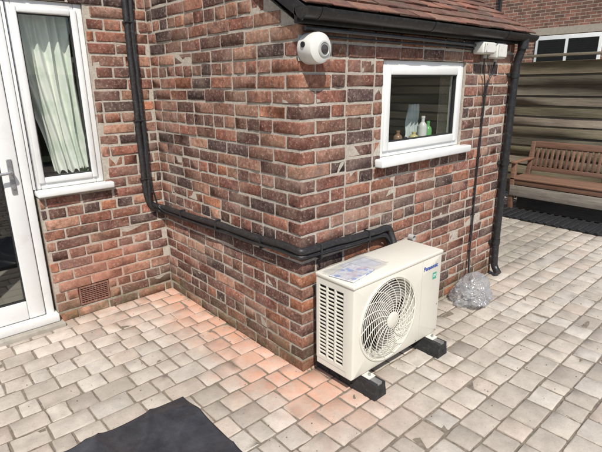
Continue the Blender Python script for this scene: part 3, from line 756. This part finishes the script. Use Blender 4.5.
def fence_x(name,Y,xa,xb,H):
    f=empty(name); lo,hi,col=[],[],[]; n=int(round((xb-xa)/1.83)); w=(xb-xa)/n; bh=.135
    for p in range(n):
        a=xa+p*w+.05; b=a+w-.10; k=0
        while .06+k*bh+.16<H:
            z=.06+k*bh; lo.append((a,Y,z)); hi.append((b,Y+.012,z+.16)); col.append(np.array([.21,.17,.10])*rng.uniform(.7,1.2)); k+=1
    def xf(P):
        z=P[...,2]; z0=z.min(1,keepdims=True); P=P.copy(); P[...,1]+=(.16-(z-z0))*.13; return P
    boxes('lap_boards',lo,hi,col,WFX,f,r=.002,jit=.0012,xf=xf)
    lo,hi,col=[],[],[]
    for p in range(n+1):
        x=xa+p*w; lo.append((x-.05,Y-.05,-.05)); hi.append((x+.05,Y+.05,H+.05)); col.append((.17,.15,.10))
    boxes('posts',lo,hi,col,WFX,f,r=.004); return f
fence_x('fence',-7.0,-5.6,5.1,1.85)

# ---------------------------------------------------------------- BENCH
bench=empty('garden_bench'); WB=wood_mat('bench_wood',1,rough=.6,streak=(.65,1.15))
def Bx(l):
    return [q[0] for q in l],[q[1] for q in l],[np.array([.205,.108,.068])*rng.uniform(.7,1.15) for q in l]
yl,yr=.90,-.72; xs_,xb_=4.38,4.88
L=[]
for i in range(5): L.append(((xs_+i*.085,yr,.395),(xs_+i*.085+.07,yl,.417)))
lo,hi,col=Bx(L); boxes('seat_slats',lo,hi,col,WB,bench,r=.004)
L=[((xs_+.01,yr+.06,.33),(xs_+.035,yl-.06,.393)),((xs_+.40,yr+.06,.33),(xs_+.425,yl-.06,.393))]
lo,hi,col=Bx(L); boxes('seat_rails',lo,hi,col,WB,bench,r=.004)
L=[]
for y in (yr,yl-.06):
    L+= [((xs_+.0,y,0),(xs_+.055,y+.058,.60)),((xs_-.03,y-.005,.60),(xb_+.03,y+.062,.628)),((xs_+.06,y+.01,.14),(xb_-.05,y+.045,.18))]
lo,hi,col=Bx(L); boxes('front_legs_and_arms',lo,hi,col,WB,bench,r=.006)
def lean(P):
    P=P.copy(); P[...,0]+=np.maximum(P[...,2]-.40,0)*.20; return P
L=[]
for y in (yr,yl-.06): L.append(((xb_-.07,y+.001,0),(xb_-.015,y+.057,.83)))
L+= [((xb_-.062,yr+.06,.76),(xb_-.025,yl-.06,.835)),((xb_-.058,yr+.06,.46),(xb_-.028,yl-.06,.515))]
n=24
for i in range(n):
    y=yr+.085+(yl-yr-.17-.035)*i/(n-1); L.append(((xb_-.052,y,.516),(xb_-.034,y+.036,.759)))
lo,hi,col=Bx(L); boxes('backrest',lo,hi,col,WB,bench,r=.004,cnt=(4,4,5),xf=lean)
pl=wood_mat('weathered_plank',1,rough=.8)
boxes('front_plank',[(xs_-.012,yr+.02,.19)],[(xs_-.001,yl-.02,.325)],[(.27,.235,.195)],pl,bench,r=.002)
boxes('storage_box_under_seat',[(xs_+.07,yr+.09,.02)],[(xs_+.38,yl-.09,.30)],[(.06,.055,.05)],pl,bench,r=.006)
mt=empty('slatted_mat'); lo,hi=[],[]
for i in range(9): lo.append((3.98+i*.05,-1.0,.003)); hi.append((3.98+i*.05+.028,1.05,.022))
for j in range(24): lo.append((3.97,-1.0+j*.088,.022)); hi.append((4.42,-1.0+j*.088+.03,.034))
boxes('slats',lo,hi,None,simple('mat_black',(.02,.02,.022),.6,.3,20,dirt=(.09,.08,.07,.4)),mt,r=.002)

# ---------------------------------------------------------------- neighbour house
nb=empty('neighbouring_brick_house'); NX=11.0
box('side_wall',NX,NX+7,-3.5,11,-.1,5.2,BSX,nb)
box('window_frame',NX-.03,NX-.002,2.15,3.62,1.30,2.62,UPVC,nb,r=.01)
for i,(a,b) in enumerate(((2.22,2.86),(2.93,3.55))):
    box('window_shade_slab',NX-.034,NX-.031,a,b,1.40,2.53,DARK,nb)  # black slab on the frame, stands in for the unlit room behind
    mesh_obj('window_glass',[(NX-.04,a,1.40),(NX-.04,a,2.53),(NX-.04,b,2.53),(NX-.04,b,1.40)],[(0,1,2,3)],GL,nb)
box('window_sill',NX-.1,NX-.0315,2.08,3.7,1.24,1.298,UPVC,nb)
box('lintel',NX-.02,NX-.003,2.0,3.8,2.64,2.80,simple('lintel_stone',(.42,.36,.29),.9),nb)
RT=simple('roof_tile_far',(.24,.09,.06),.9,.3,3)
mesh_obj('roof',[(NX-.3,-3.8,5.2),(NX+7.3,-3.8,5.2),(NX+3.5,-3.8,7.6),(NX-.3,11.3,5.2),(NX+7.3,11.3,5.2),(NX+3.5,11.3,7.6)],[(0,2,5,3),(1,4,5,2),(0,1,2),(3,5,4),(0,3,4,1)],RT,nb)
tube('downpipe',[(NX-.06,4.6,5.1),(NX-.06,4.6,0)],.035,BLK,nb,kind='POLY')

# ---------------------------------------------------------------- light
az=(-.55,-.835); el=math.radians(50)
d=Vector((az[0]*math.cos(el),az[1]*math.cos(el),math.sin(el)))
sl=bpy.data.lights.new('sun','SUN'); sl.energy=5.0; sl.angle=math.radians(.53); sl.color=(1,.955,.885)
so=link(bpy.data.objects.new('sun',sl)); so.rotation_euler=(-d).to_track_quat('-Z','Y').to_euler()
w=bpy.data.worlds.new('World'); scene.world=w; w.use_nodes=True; nt=w.node_tree
sk=nt.nodes.new('ShaderNodeTexSky'); sk.sky_type='NISHITA'; sk.sun_disc=False; sk.sun_elevation=el; sk.sun_rotation=math.atan2(az[0],az[1])
bg=nt.nodes['Background']; bg.inputs[1].default_value=.135; nt.links.new(sk.outputs[0],bg.inputs[0])

# ---------------------------------------------------------------- camera
pitch=math.radians(16.85); yaw=math.radians(48.4); roll=.0115
fh=Vector((math.cos(yaw),math.sin(yaw),0)); rt=Vector((math.sin(yaw),-math.cos(yaw),0)); z=Vector((0,0,1))
fw=fh*math.cos(pitch)-z*math.sin(pitch); up=fh*math.sin(pitch)+z*math.cos(pitch)
up2=(up+rt*roll).normalized(); rt2=(rt-up*roll).normalized()
m=Matrix((( rt2.x,up2.x,-fw.x,0),(rt2.y,up2.y,-fw.y,0),(rt2.z,up2.z,-fw.z,0),(0,0,0,1)))
m.translation=Vector((-1.572,-1.771,1.6))
cd=bpy.data.cameras.new('camera'); co=link(bpy.data.objects.new('camera',cd)); co.matrix_world=m
cd.sensor_width=36; cd.lens=472/602*36; cd.clip_start=.05; cd.clip_end=1000
scene.camera=co
scene.view_settings.view_transform='Standard'; scene.view_settings.look='None'; scene.view_settings.exposure=0
